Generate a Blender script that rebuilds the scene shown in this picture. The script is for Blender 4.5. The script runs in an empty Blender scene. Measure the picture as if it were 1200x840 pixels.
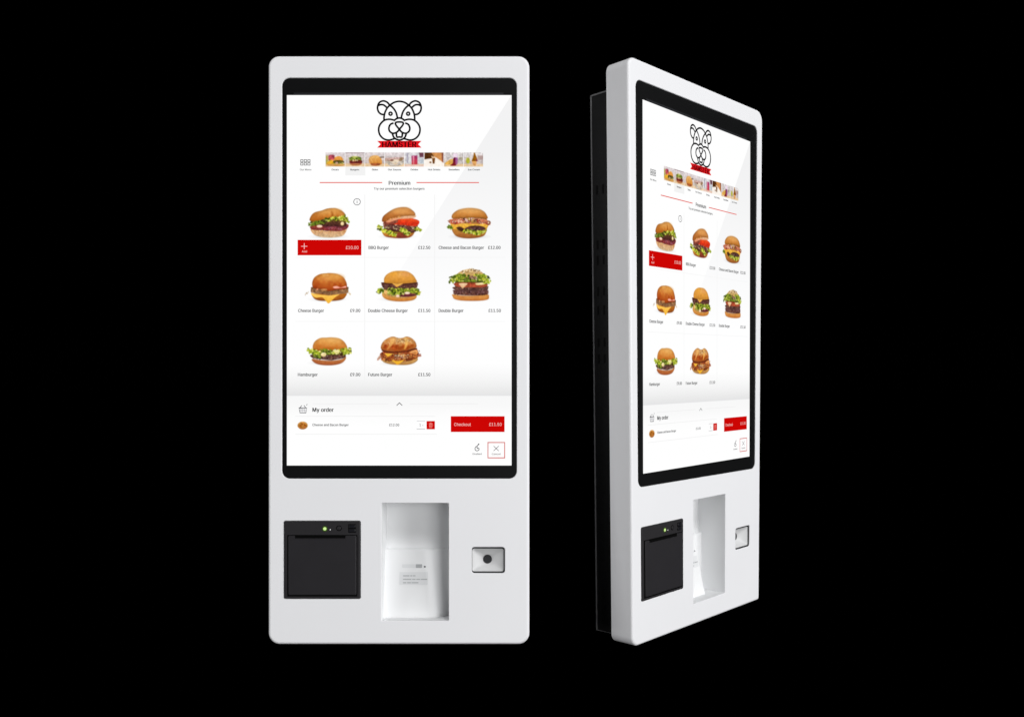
import bpy, bmesh, math
import numpy as np
from mathutils import Matrix, Vector
from mathutils.geometry import delaunay_2d_cdt

# ------------------------------------------------------------------ basics
S = 0.0016            # metres per panel unit (1 unit = 1 mm of drawing on the front plate)
CAMZ = 1.25
FOC, CX, CY = 995.05, 600.0, 545.0
scene = bpy.context.scene
COL = scene.collection
MX, MY = 467.0, 754.5     # base point of a kiosk on its front plane

def P(x, y, d=0.0):
    """panel coordinates (x right, y down, d depth into the cabinet) -> kiosk local metres"""
    return ((x - MX) * S, d * S, (MY - y) * S)

def lin(c):
    c = np.asarray(c, float) / 255.0
    return np.where(c <= 0.04045, c / 12.92, ((c + 0.055) / 1.055) ** 2.4)

def link(name, me, parent, mats=()):
    o = bpy.data.objects.new(name, me)
    COL.objects.link(o)
    if parent is not None:
        o.parent = parent
    for m in mats:
        me.materials.append(m)
    return o

# ------------------------------------------------------------------ materials
def principled(name, base, rough=0.5, spec=0.5, metal=0.0, noise=0.0, nscale=60.0, bump=0.0, bscale=900.0, coat=0.0, rvar=0.0):
    m = bpy.data.materials.new(name)
    m.use_nodes = True
    nt = m.node_tree
    b = nt.nodes['Principled BSDF']
    b.inputs['Base Color'].default_value = (*base, 1)
    b.inputs['Roughness'].default_value = rough
    b.inputs['Specular IOR Level'].default_value = spec
    b.inputs['Metallic'].default_value = metal
    b.inputs['Coat Weight'].default_value = coat
    b.inputs['Coat Roughness'].default_value = 0.08
    tc = nt.nodes.new('ShaderNodeTexCoord')
    if noise > 0 or rvar > 0:
        n = nt.nodes.new('ShaderNodeTexNoise')
        n.inputs['Scale'].default_value = nscale
        n.inputs['Detail'].default_value = 5
        nt.links.new(tc.outputs['Object'], n.inputs['Vector'])
        if noise > 0:
            mx = nt.nodes.new('ShaderNodeMix'); mx.data_type = 'RGBA'
            mx.inputs[6].default_value = (*[c * (1 - noise) for c in base], 1)
            mx.inputs[7].default_value = (*[min(1, c * (1 + noise)) for c in base], 1)
            nt.links.new(n.outputs['Fac'], mx.inputs[0])
            nt.links.new(mx.outputs[2], b.inputs['Base Color'])
        if rvar > 0:
            mr = nt.nodes.new('ShaderNodeMapRange')
            mr.inputs['To Min'].default_value = rough - rvar
            mr.inputs['To Max'].default_value = rough + rvar
            nt.links.new(n.outputs['Fac'], mr.inputs['Value'])
            nt.links.new(mr.outputs['Result'], b.inputs['Roughness'])
    if bump > 0:
        n2 = nt.nodes.new('ShaderNodeTexNoise')
        n2.inputs['Scale'].default_value = bscale
        n2.inputs['Detail'].default_value = 2
        nt.links.new(tc.outputs['Object'], n2.inputs['Vector'])
        bp = nt.nodes.new('ShaderNodeBump')
        bp.inputs['Strength'].default_value = bump
        bp.inputs['Distance'].default_value = 0.0004
        nt.links.new(n2.outputs['Fac'], bp.inputs['Height'])
        nt.links.new(bp.outputs['Normal'], b.inputs['Normal'])
    return m

M_WHITE = principled('white_powder_coat', (0.80, 0.803, 0.822), 0.42, 0.4, noise=0.012, nscale=9, bump=0.10, bscale=700, rvar=0.05)
M_TRAY = principled('recess_plastic', (0.77, 0.777, 0.785), 0.55, 0.25, noise=0.012, nscale=14)
M_GLASS = principled('bezel_glass', (0.0034, 0.0036, 0.0039), 0.45, 0.12, rvar=0.03, nscale=20)
M_LIP = principled('screen_edge_strip', (0.009, 0.0095, 0.012), 0.5, 0.3)
M_HOUSE = principled('black_sheet_steel', (0.0085, 0.0085, 0.009), 0.5, 0.12, noise=0.25, nscale=14, bump=0.12, bscale=1200)
M_EDGE_HL = principled('painted_edge_highlight', (0.16, 0.16, 0.165), 0.5, 0.3, noise=0.25, nscale=40)
M_VENT = principled('vent_hole_black', (0.006, 0.006, 0.006), 0.8, 0.1)
M_PRN = principled('printer_black_plastic', (0.017, 0.016, 0.018), 0.5, 0.25, noise=0.12, nscale=30, bump=0.2, bscale=1800)
M_PRND = principled('printer_door_plastic', (0.0155, 0.0145, 0.017), 0.5, 0.25, noise=0.12, nscale=22, bump=0.15, bscale=1800)
M_GAP = principled('gap_black', (0.002, 0.002, 0.002), 0.9, 0.05)
M_BTN = principled('button_plastic', (0.008, 0.008, 0.011), 0.3, 0.4)
M_SILV = principled('scanner_silver', (0.60, 0.605, 0.61), 0.5, 0.4, metal=0.0, noise=0.05, nscale=80)
M_RUB = principled('gasket_rubber', (0.03, 0.031, 0.033), 0.7, 0.15)
M_LENS = principled('lens_dark_glass', (0.03, 0.031, 0.034), 0.4, 0.2)
M_INK = principled('grey_label_print', (0.38, 0.39, 0.40), 0.6, 0.3)
M_INKD = principled('dark_label_print', (0.10, 0.10, 0.11), 0.6, 0.3)
M_STK = principled('translucent_label', (0.68, 0.69, 0.70), 0.45, 0.4)

def emission(name, attr=False, col=(1, 1, 1), strength=1.0):
    m = bpy.data.materials.new(name)
    m.use_nodes = True
    nt = m.node_tree
    nt.nodes.clear()
    out = nt.nodes.new('ShaderNodeOutputMaterial')
    e = nt.nodes.new('ShaderNodeEmission')
    e.inputs['Strength'].default_value = strength
    e.inputs['Color'].default_value = (*col, 1)
    if attr:
        a = nt.nodes.new('ShaderNodeAttribute'); a.attribute_name = 'Pixel'
        nt.links.new(a.outputs['Color'], e.inputs['Color'])
    nt.links.new(e.outputs[0], out.inputs['Surface'])
    return m
M_DISP = emission('lit_display', attr=True)
M_LED = emission('led_core', col=tuple(lin((215, 250, 160))), strength=0.95)
M_LEDR = emission('led_ring', col=tuple(lin((62, 92, 26))), strength=1.0)

# ------------------------------------------------------------------ display drawing (screen pixels as coloured faces)
# layer n lies n*0.1 units in front of the lit panel
DISP_D = 0.7
class DM:
    """collects flat coloured polygons of what the lit screen shows"""
    def __init__(s, warp):
        s.v, s.f, s.c, s.warp = [], [], [], warp
    def pt(s, x, y, layer, col):
        x, y = s.warp(x, y)
        s.v.append(P(x, y, DISP_D - 0.09 * layer)); s.c.append(tuple(lin(col)))
        return len(s.v) - 1
    def poly(s, pts, col, layer=1):
        cols = col if isinstance(col, list) else [col] * len(pts)
        s.f.append([s.pt(x, y, layer, c) for (x, y), c in zip(pts, cols)])
    def rect(s, x0, y0, x1, y1, col, layer=1):
        s.poly([(x0, y1), (x1, y1), (x1, y0), (x0, y0)], col, layer)
    def vgrad(s, x0, x1, ys, cols, layer=1):
        for i in range(len(ys) - 1):
            s.poly([(x0, ys[i + 1]), (x1, ys[i + 1]), (x1, ys[i]), (x0, ys[i])],
                   [cols[i + 1], cols[i + 1], cols[i], cols[i]], layer)
    def stroke(s, pts, w, col, layer=2, closed=False):
        pts = [np.array(p, float) for p in pts]
        n = len(pts)
        L, Rr = [], []
        for i, p in enumerate(pts):
            if closed:
                a, b = pts[i - 1], pts[(i + 1) % n]
            else:
                a, b = pts[max(0, i - 1)], pts[min(n - 1, i + 1)]
            t = b - a; t = t / (np.linalg.norm(t) + 1e-9)
            nn = np.array([-t[1], t[0]]) * w / 2
            if 0 < i < n - 1 or closed:
                t1 = p - a; t1 = t1 / (np.linalg.norm(t1) + 1e-9)
                cs = max(0.5, abs(float(np.dot(t1, t))))
                nn = nn / cs
            L.append(p + nn); Rr.append(p - nn)
        il = [s.pt(*q, layer, col) for q in L]; ir = [s.pt(*q, layer, col) for q in Rr]
        for i in range(n if closed else n - 1):
            j = (i + 1) % n
            s.f.append([il[i], il[j], ir[j], ir[i]])
    def ring(s, cx, cy, r, w, col, layer=2, n=22, ry=None):
        ry = ry or r
        s.stroke([(cx + r * math.cos(2 * math.pi * k / n), cy + ry * math.sin(2 * math.pi * k / n)) for k in range(n)], w, col, layer, True)
    def disc(s, cx, cy, r, col, layer=2, n=18, ry=None):
        ry = ry or r
        s.poly([(cx + r * math.cos(2 * math.pi * k / n), cy + ry * math.sin(2 * math.pi * k / n)) for k in range(n)], col, layer)
    def text(s, string, x0, x1, base, cap, col, layer=2, bold=0.0, mid=False):
        V, F = text_mesh(string)
        mnx, mxx = V[:, 0].min(), V[:, 0].max()
        H = cap_height()
        cols = tuple(lin(col))
        h = bold * 4              # heavier weight: the outline repeated a hair to each side
        for n, (sx, sy) in enumerate(((0, 0), (-h, 0), (h, 0))):
            off = len(s.v)
            for vx, vy in V:
                x = x0 + h + (vx - mnx) / (mxx - mnx) * (x1 - x0 - 2 * h) + sx
                y = base - vy / H * cap + sy
                xx, yy = s.warp(x, y)
                s.v.append(P(xx, yy, DISP_D - 0.09 * (layer + n * .15))); s.c.append(cols)
            for f in F:
                s.f.append([i + off for i in f])
    def image(s, arr, alpha, x0, y0, res, layer=1):
        """arr (h,w,3) sRGB sampled on a vertex grid, faces only where alpha is set"""
        h, w = alpha.shape
        keep = (alpha[:-1, :-1] | alpha[1:, :-1] | alpha[:-1, 1:] | alpha[1:, 1:])
        used = np.zeros((h, w), bool)
        ys, xs = np.nonzero(keep)
        for dy in (0, 1):
            for dx in (0, 1):
                used[ys + dy, xs + dx] = True
        idx = -np.ones((h, w), int)
        off = len(s.v)
        L = lin(np.clip(arr, 0, 255))
        uy, ux = np.nonzero(used)
        idx[uy, ux] = off + np.arange(len(uy))
        for yy, xx in zip(uy, ux):
            wx, wy = s.warp(x0 + xx / res, y0 + yy / res)
            s.v.append(P(wx, wy, DISP_D - 0.09 * layer)); s.c.append(tuple(L[yy, xx]))
        for yy, xx in zip(ys, xs):
            s.f.append([idx[yy + 1, xx], idx[yy + 1, xx + 1], idx[yy, xx + 1], idx[yy, xx]])
    def build(s, name, parent, label=None):
        me = bpy.data.meshes.new(name)
        me.from_pydata(s.v, [], s.f)
        ca = me.color_attributes.new('Pixel', 'FLOAT_COLOR', 'POINT')
        a = np.ones((len(s.v), 4), np.float32); a[:, :3] = np.array(s.c)
        ca.data.foreach_set('color', a.ravel())
        o = link(name, me, parent, [M_DISP])
        if label: o['label'] = label
        return o

_tc = {}
def find_font():
    # the interface typeface that ships inside Blender; falls back to the built-in one
    import os
    try:
        p = os.path.join(bpy.utils.system_resource('DATAFILES'), 'fonts', 'Inter.woff2')
        return bpy.data.fonts.load(p) if os.path.exists(p) else None
    except Exception:
        return None
FONT = find_font()
def text_mesh(string, bold=0.0):
    k = (string, bold)
    if k in _tc: return _tc[k]
    cu = bpy.data.curves.new('lettering', 'FONT')
    if FONT: cu.font = FONT
    cu.body = string; cu.resolution_u = 3; cu.size = 10.0; cu.fill_mode = 'NONE'; cu.space_character = 1.02
    ob = bpy.data.objects.new('lettering', cu); COL.objects.link(ob)
    bpy.context.view_layer.update()
    dg = bpy.context.evaluated_depsgraph_get()
    me = bpy.data.meshes.new_from_object(ob.evaluated_get(dg))
    pts = [Vector((v.co.x, v.co.y)) for v in me.vertices]; E = [tuple(e.vertices) for e in me.edges]
    # fill the outlines: constrained triangulation, keep what lies inside by the winding of the outlines
    vs, _, fs, *_r = delaunay_2d_cdt(pts, E, [], 0, 1e-5)
    V = np.array([(v.x, v.y) for v in vs])
    A = np.array([pts[a] for a, b in E]); B = np.array([pts[b] for a, b in E])
    T = V[np.array(fs)].mean(1); F = []
    for f, (cx, cy) in zip(fs, T):
        m = (A[:, 1] > cy) != (B[:, 1] > cy)
        xi = A[m, 0] + (cy - A[m, 1]) * (B[m, 0] - A[m, 0]) / (B[m, 1] - A[m, 1])
        if int((xi > cx).sum()) % 2: F.append(list(f))
    used = sorted({i for f in F for i in f}); mp = {u: i for i, u in enumerate(used)}
    V = V[used]; F = [[mp[i] for i in f] for f in F]
    bpy.data.meshes.remove(me); bpy.data.objects.remove(ob); bpy.data.curves.remove(cu)
    _tc[k] = (V, F)
    return _tc[k]
def cap_height():
    V, _ = text_mesh('H')
    return V[:, 1].max()

# ------------------------------------------------------------------ food picture painter
def spline(pts, n=6, closed=True):
    pts = [np.array(p, float) for p in pts]; N = len(pts); out = []
    rng = range(N) if closed else range(N - 1)
    for i in rng:
        if closed: p0, p1, p2, p3 = pts[i - 1], pts[i], pts[(i + 1) % N], pts[(i + 2) % N]
        else: p0, p1, p2, p3 = pts[max(0, i - 1)], pts[i], pts[i + 1], pts[min(N - 1, i + 2)]
        for k in range(n):
            t = k / n
            out.append(0.5 * ((2 * p1) + (-p0 + p2) * t + (2 * p0 - 5 * p1 + 4 * p2 - p3) * t * t + (-p0 + 3 * p1 - 3 * p2 + p3) * t ** 3))
    if not closed: out.append(pts[-1])
    return [tuple(p) for p in out]

class Pic:
    """small raster; coordinates given in a magnified drawing frame (origin ox,oy, k units per panel unit)"""
    def __init__(s, x0, y0, x1, y1, ox, oy, k, res=2.2, seed=1, bg=None):
        s.x0, s.y0, s.res, s.ox, s.oy, s.k = x0, y0, res, ox, oy, k
        s.w = int((x1 - x0) * res) + 1; s.h = int((y1 - y0) * res) + 1
        gx = (x0 + np.arange(s.w) / res - ox) * k; gy = (y0 + np.arange(s.h) / res - oy) * k
        s.X, s.Y = np.meshgrid(gx, gy)
        s.img = np.full((s.h, s.w, 3), 255.0); s.a = np.zeros((s.h, s.w))
        s.rng = np.random.default_rng(seed)
        if bg is not None: s.img[:] = bg; s.a[:] = 1
    def noise(s, sc):
        # value noise, sc in panel units per cell
        nw = int(s.w / s.res / sc) + 3; nh = int(s.h / s.res / sc) + 3
        g = s.rng.random((nh, nw)) * 2 - 1
        u = np.arange(s.w) / s.res / sc; v = np.arange(s.h) / s.res / sc
        iu, iv = u.astype(int), v.astype(int); fu, fv = (u - iu)[None, :], (v - iv)[:, None]
        fu = fu * fu * (3 - 2 * fu); fv = fv * fv * (3 - 2 * fv)
        a, b = g[iv][:, iu], g[iv][:, iu + 1]; c, d = g[iv + 1][:, iu], g[iv + 1][:, iu + 1]
        return (a * (1 - fu) + b * fu) * (1 - fv) + (c * (1 - fu) + d * fu) * fv
    def sdf(s, pts):
        X, Y = s.X, s.Y; d = np.full(X.shape, 1e9); ins = np.zeros(X.shape, bool)
        n = len(pts)
        for i in range(n):
            ax, ay = pts[i]; bx, by = pts[(i + 1) % n]
            ex, ey = bx - ax, by - ay; wx, wy = X - ax, Y - ay
            t = np.clip((wx * ex + wy * ey) / (ex * ex + ey * ey + 1e-9), 0, 1)
            d = np.minimum(d, (wx - ex * t) ** 2 + (wy - ey * t) ** 2)
            c = ((ay > Y) != (by > Y)) & (X < (bx - ax) * (Y - ay) / (by - ay + 1e-12) + ax)
            ins ^= c
        d = np.sqrt(d)
        return np.where(ins, -d, d)
    def put(s, mask, col):
        m = mask[..., None]
        s.img = s.img * (1 - m) + col * m
        s.a = np.maximum(s.a, mask)
    def shape(s, pts, c1, c2=None, dirn=(0, 1), n=0.10, sc=1.6, soft=0.55, smooth=True, rim=0.0, op=1.0):
        """fill from colour c1 to c2 along dirn; rim darkens the baked crust near the outline"""
        if smooth: pts = spline(pts)
        d = s.sdf(pts)
        mask = np.clip(0.5 - d / (soft * s.k), 0, 1) * op
        c1 = np.array(c1, float); c2 = np.array(c2 if c2 is not None else c1, float)
        A = np.array(pts); mn, mx = A.min(0), A.max(0); ce = (mn + mx) / 2; hw = (mx - mn) / 2 + 1e-6
        dd = np.array(dirn, float)
        t = ((s.X - ce[0]) / hw[0] * dd[0] + (s.Y - ce[1]) / hw[1] * dd[1]) * 0.5 + 0.5
        t = np.clip(t + s.noise(sc * 2) * 0.18, 0, 1)[..., None]
        col = c1 * (1 - t) + c2 * t
        if rim > 0: n *= 0.45
        ns = 1 + n * (s.noise(sc) + 0.6 * s.noise(sc * 0.5))
        if rim > 0 and hw[1] > 5 * s.k:       # glossy crust, its highlight painted into the colour
            g = np.exp(-((s.X - ce[0]) / (.55 * hw[0])) ** 2 - ((s.Y - ce[1] + .42 * hw[1]) / (.38 * hw[1])) ** 2)[..., None]
            col = col * (1 - .38 * g) + np.array([246, 192, 120.]) * .38 * g
        if rim > 0:
            ns = ns * (1 - rim * np.exp(-np.clip(-d, 0, None) / (1.6 * s.k)))
        s.put(mask, col * ns[..., None])
    def ell(s, cx, cy, rx, ry, c1, c2=None, rot=0, **kw):
        n = 14; ca, sa = math.cos(rot), math.sin(rot)
        pts = [(cx + rx * math.cos(2 * math.pi * i / n) * ca - ry * math.sin(2 * math.pi * i / n) * sa,
                cy + rx * math.cos(2 * math.pi * i / n) * sa + ry * math.sin(2 * math.pi * i / n) * ca) for i in range(n)]
        s.shape(pts, c1, c2, smooth=False, **kw)
    def scatter(s, path, width, cols, n, rmin, rmax, flat=0.6, soft=0.5):
        """many little dabs along a path: salad leaves, minced meat, seeds"""
        p = [np.array(q, float) for q in path]
        seg = [np.linalg.norm(p[i + 1] - p[i]) for i in range(len(p) - 1)]; tot = sum(seg)
        for _ in range(n):
            t = s.rng.random() * tot; i = 0
            while i < len(seg) - 1 and t > seg[i]: t -= seg[i]; i += 1
            q = p[i] + (p[i + 1] - p[i]) * (t / (seg[i] + 1e-9))
            q = q + (s.rng.random(2) * 2 - 1) * np.array([width * .5, width * .5])
            c = np.array(cols[s.rng.integers(len(cols))], float) * (0.9 + 0.2 * s.rng.random())
            r = rmin + (rmax - rmin) * s.rng.random()
            # cheap rotated ellipse
            a = s.rng.random() * math.pi; ca, sa = math.cos(a), math.sin(a)
            u = (s.X - q[0]) * ca + (s.Y - q[1]) * sa; v = -(s.X - q[0]) * sa + (s.Y - q[1]) * ca
            d = (np.sqrt((u / r) ** 2 + (v / (r * flat)) ** 2) - 1) * r * flat
            m = np.clip(0.5 - d / (soft * s.k), 0, 1)
            s.put(m, c)
    def shadow(s, cx, cy, rx, ry, amt=0.32):
        """the soft grey under the cut-out food picture (part of the menu artwork)"""
        r = np.sqrt(((s.X - cx) / rx) ** 2 + ((s.Y - cy) / ry) ** 2)
        m = np.clip(1 - r, 0, 1) ** 1.3 * amt
        s.img = s.img * (1 - m[..., None]) + np.array([120, 120, 125.]) * m[..., None]
        s.a = np.maximum(s.a, np.where(m > 0.012, 0.5, 0))
    def stamp(s, dm, layer=1, bg=(255, 255, 255), mask_all=False):
        img = s.img
        mu = img.mean(2, keepdims=True); img = mu + (img - mu) * 1.08
        pd = np.pad(img, ((1, 1), (1, 1), (0, 0)), mode='edge')     # soft like a small scaled photograph
        H_, W_ = img.shape[:2]
        img = sum(pd[i:i + H_, j:j + W_] * k for i, a in enumerate((1, 2, 1)) for j, k in enumerate((a / 16, a / 8, a / 16)))
        if mask_all:                                                # the category photographs are blurrier still
            pd = np.pad(img, ((1, 1), (1, 1), (0, 0)), mode='edge')
            img = sum(pd[i:i + H_, j:j + W_] for i in range(3) for j in range(3)) / 9
        img = 255 * (np.clip(img, 0, 255) / 255) ** 0.93
        if tuple(bg) != (255, 255, 255): img = img * (np.array(bg, float) / 255.0)
        al = np.ones(s.a.shape, bool) if mask_all else s.a > 0.02
        dm.image(img, al, s.x0, s.y0, s.res, layer)

GR = [(125, 145, 35), (168, 180, 50), (90, 105, 22), (62, 72, 18), (200, 205, 85), (150, 168, 42), (222, 222, 125), (185, 185, 60)]
GRD = [(92, 115, 32), (64, 82, 20), (122, 142, 44), (44, 55, 16), (162, 172, 72), (105, 125, 35)]
MEAT = [(80, 48, 42), (60, 34, 30), (105, 68, 58), (50, 28, 26), (125, 88, 74), (90, 55, 50)]

def pic_burger_lettuce_top():          # first tile, the selected one
    c = Pic(357, 241, 412, 280.5, 345, 235, 12, seed=3)
    c.shadow(480, 505, 330, 45)
    c.shape([(235, 290), (480, 255), (705, 225), (738, 340), (725, 420), (480, 430), (245, 410)], (95, 85, 30), (75, 30, 25), n=.35, sc=1, smooth=False)
    c.shape([(232, 395), (330, 420), (500, 430), (700, 410), (738, 395), (712, 460), (660, 503), (520, 522), (380, 515), (290, 488), (240, 440)], (212, 150, 100), (205, 178, 140), n=.12)
    c.scatter([(250, 418), (720, 425)], 30, [(200, 150, 90), (230, 195, 150), (170, 110, 60), (225, 180, 120)], 60, 8, 16)
    c.shape([(228, 360), (400, 350), (560, 340), (745, 330), (752, 380), (700, 410), (600, 432), (420, 418), (260, 412), (228, 395)], (150, 70, 45), (110, 35, 45), n=.25, sc=1)
    c.shape([(380, 345), (470, 295), (560, 290), (650, 300), (735, 335), (700, 375), (600, 372), (470, 380)], (92, 60, 38), (60, 25, 30), n=.3, sc=1)
    c.shape([(420, 375), (540, 362), (650, 375), (740, 350), (735, 395), (640, 430), (560, 420), (450, 405)], (95, 42, 58), (135, 55, 52), n=.25, sc=1)
    c.scatter([(480, 385), (680, 400)], 22, [(150, 100, 120), (80, 25, 35), (165, 85, 85)], 22, 7, 18, .35)
    c.shape([(215, 282), (232, 215), (285, 165), (380, 140), (460, 112), (560, 104), (640, 128), (700, 172), (718, 220), (640, 240), (560, 250), (480, 262), (400, 282), (300, 300)], (216, 148, 76), (172, 92, 28), n=.10, rim=.25)
    c.ell(450, 205, 70, 42, (222, 158, 82), (190, 110, 40), n=.1, soft=3, op=.6)
    c.shape([(515, 150), (535, 160), (550, 215), (530, 235), (520, 190)], (150, 78, 22), n=.1, soft=2, op=.7)
    c.scatter([(215, 330), (300, 318), (390, 300), (450, 285)], 42, GRD, 60, 10, 22)
    c.scatter([(450, 270), (560, 255), (650, 250), (740, 262)], 44, GR, 80, 9, 22)
    c.scatter([(690, 230), (750, 300)], 60, GR, 34, 9, 18)
    c.scatter([(400, 290), (440, 300)], 30, [(50, 50, 20), (70, 60, 30)], 8, 12, 22)
    c.ell(352, 362, 40, 20, (255, 228, 205), (240, 190, 165), n=.05)
    c.ell(672, 325, 24, 26, (252, 236, 190), (235, 200, 140), n=.05)
    c.ell(600, 140, 60, 22, (230, 172, 95), (220, 150, 70), n=.06, soft=5, op=.5)
    return c
def pic_bbq():
    c = Pic(440.5, 240, 496, 281.5, 430, 235, 12.92, seed=5)
    c.shadow(460, 545, 330, 45)
    c.shape([(250, 330), (500, 345), (740, 350), (750, 420), (690, 500), (480, 515), (270, 495)], (120, 60, 40), (130, 110, 35), n=.35, sc=1, smooth=False)
    c.shape([(232, 470), (330, 500), (500, 520), (650, 500), (720, 470), (690, 530), (620, 565), (500, 572), (380, 565), (270, 540)], (205, 140, 50), (130, 60, 35), n=.15)
    c.shape([(450, 500), (540, 480), (610, 530), (590, 562), (470, 566)], (140, 62, 42), (110, 45, 35), n=.15)
    c.shape([(240, 345), (420, 345), (640, 350), (770, 375), (760, 450), (700, 490), (560, 480), (380, 465), (260, 425)], (120, 62, 52), (58, 30, 28), n=.35, sc=1, smooth=False)
    c.scatter([(260, 390), (480, 400), (720, 420)], 80, MEAT + [(175, 150, 110), (185, 165, 140)], 110, 9, 22)
    c.shape([(245, 330), (330, 280), (480, 262), (640, 262), (760, 290), (795, 325), (765, 375), (690, 388), (560, 372), (420, 362), (300, 350)], (190, 60, 35), (200, 45, 25), n=.15)
    c.shape([(470, 300), (600, 272), (740, 295), (775, 330), (720, 350), (600, 335), (500, 345)], (232, 85, 40), (205, 40, 22), n=.12)
    c.shape([(250, 335), (290, 290), (400, 278), (470, 300), (430, 350), (300, 360)], (150, 85, 60), (120, 55, 45), n=.2)
    c.shape([(300, 300), (480, 235), (728, 222), (715, 262), (600, 275), (470, 285), (320, 335)], (232, 190, 150), (215, 130, 95), n=.08)
    c.shape([(230, 318), (238, 250), (300, 190), (400, 130), (500, 102), (600, 102), (680, 140), (728, 190), (722, 228), (640, 232), (540, 238), (440, 260), (350, 282), (290, 310)], (212, 142, 78), (168, 92, 38), dirn=(-.3, 1), n=.08, rim=.28)
    c.scatter([(300, 295), (420, 262), (520, 236)], 14, [(225, 165, 95), (190, 120, 60)], 14, 8, 18, .4)
    c.scatter([(190, 400), (215, 430)], 55, GR, 16, 10, 24)
    c.scatter([(240, 450), (340, 480), (430, 530)], 46, GR + [(225, 215, 70), (200, 200, 60)], 55, 10, 24)
    c.scatter([(520, 420), (560, 470), (640, 505)], 56, GR + [(225, 225, 90)], 50, 12, 26)
    c.scatter([(740, 410), (800, 440)], 55, GR, 26, 12, 24)
    c.ell(520, 145, 130, 28, (226, 165, 98), (215, 145, 75), rot=-.1, n=.06, soft=6, op=.55)
    return c
def pic_bacon():
    c = Pic(522, 240, 576.5, 282, 510, 235, 12.92, seed=8)
    c.shadow(520, 545, 350, 45)
    c.shape([(265, 258), (520, 255), (785, 260), (782, 460), (700, 500), (300, 480)], (130, 80, 45), (140, 120, 40), n=.35, sc=1, smooth=False)
    c.shape([(255, 425), (400, 470), (560, 500), (760, 470), (775, 470), (740, 530), (660, 560), (540, 573), (400, 565), (300, 525)], (205, 135, 58), (160, 92, 45), n=.12, rim=.2)
    c.shape([(235, 345), (400, 340), (600, 345), (790, 355), (785, 420), (740, 440), (500, 440), (300, 440), (255, 395)], (240, 185, 75), (225, 165, 55), n=.12)
    c.shape([(320, 415), (370, 395), (430, 420), (450, 460), (380, 462)], (85, 50, 35), (50, 28, 20), n=.2)
    c.shape([(445, 432), (510, 392), (600, 378), (700, 388), (765, 420), (720, 455), (600, 470), (500, 465)], (70, 40, 30), (88, 60, 62), n=.2)
    c.scatter([(470, 430), (740, 428)], 36, MEAT + [(110, 80, 88)], 40, 8, 18)
    c.shape([(200, 320), (225, 285), (330, 275), (520, 265), (700, 275), (800, 300), (840, 335), (810, 375), (740, 350), (600, 352), (500, 348), (400, 345), (300, 362), (225, 345)], (205, 140, 105), (160, 62, 38), n=.3, sc=1)
    c.scatter([(215, 310), (430, 320)], 46, [(175, 60, 45), (235, 180, 160), (120, 60, 60), (205, 110, 80), (240, 200, 170)], 50, 8, 20, .45)
    c.scatter([(430, 305), (640, 305)], 66, [(70, 45, 30), (245, 215, 150), (150, 110, 60), (90, 40, 30), (225, 190, 190), (180, 140, 60)], 60, 8, 18)
    c.scatter([(640, 318), (800, 335)], 46, [(180, 60, 40), (240, 190, 150), (110, 50, 45), (215, 130, 90)], 42, 8, 20, .45)
    c.ell(815, 335, 26, 30, (120, 70, 55), (150, 95, 70), n=.2)
    c.ell(806, 335, 12, 14, (245, 215, 180), n=.1)
    c.shape([(250, 262), (262, 205), (330, 150), (430, 120), (540, 112), (660, 128), (745, 170), (790, 240), (788, 272), (700, 262), (600, 258), (500, 258), (400, 262), (300, 272)], (228, 162, 92), (190, 112, 42), n=.07, rim=.25)
    c.scatter([(190, 390), (250, 410)], 46, GRD, 18, 12, 24)
    c.scatter([(450, 470), (560, 475), (680, 495), (760, 460)], 48, GR + [(190, 200, 50)], 60, 10, 24)
    c.ell(520, 165, 170, 38, (236, 178, 105), (226, 155, 80), n=.06, soft=6, op=.6)
    return c
def pic_cheese():
    c = Pic(357, 317, 412, 357, 345, 310, 12.92, seed=11)
    c.shadow(500, 530, 330, 45)
    c.shape([(265, 440), (420, 440), (600, 450), (780, 435), (775, 480), (730, 525), (640, 545), (520, 552), (380, 545), (300, 515)], (205, 120, 40), (140, 70, 25), n=.12, rim=.25)
    c.shape([(250, 432), (350, 450), (450, 462), (560, 465), (680, 450), (620, 490), (570, 540), (515, 588), (470, 545), (420, 495), (330, 500), (280, 480)], (250, 200, 95), (240, 175, 55), n=.05)
    c.shape([(262, 340), (400, 350), (600, 355), (800, 335), (815, 380), (805, 430), (700, 440), (600, 452), (520, 465), (420, 445), (300, 430), (250, 420), (248, 370)], (112, 78, 50), (135, 95, 62), n=.22, sc=1)
    c.scatter([(280, 405), (500, 425), (790, 400)], 36, [(150, 110, 70), (95, 62, 42), (125, 95, 80), (170, 125, 85)], 60, 8, 20, .4)
    c.shape([(272, 330), (268, 270), (300, 195), (380, 145), (480, 130), (560, 128), (660, 145), (740, 190), (785, 265), (795, 330), (780, 365), (640, 380), (520, 400), (400, 372), (300, 358)], (216, 142, 62), (150, 46, 14), n=.08, rim=.22)
    c.ell(620, 195, 130, 50, (226, 165, 90), (208, 135, 55), n=.05, soft=5, op=.65)
    c.ell(470, 158, 50, 16, (240, 185, 110), n=.05, soft=2, op=.6)
    c.shape([(585, 335), (640, 325), (700, 345), (770, 325), (785, 345), (740, 352), (690, 355), (620, 362), (590, 352)], (250, 185, 165), (240, 160, 140), n=.05)
    c.ell(448, 380, 50, 16, (205, 150, 95), (180, 120, 70), n=.1)
    c.ell(346, 375, 16, 15, (215, 140, 105), n=.1)
    c.scatter([(165, 455), (215, 405)], 10, [(190, 170, 140), (150, 120, 90)], 9, 6, 14, .3)
    c.scatter([(815, 415), (845, 450)], 10, [(190, 150, 90), (205, 170, 110)], 7, 6, 12, .3)
    return c
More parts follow.
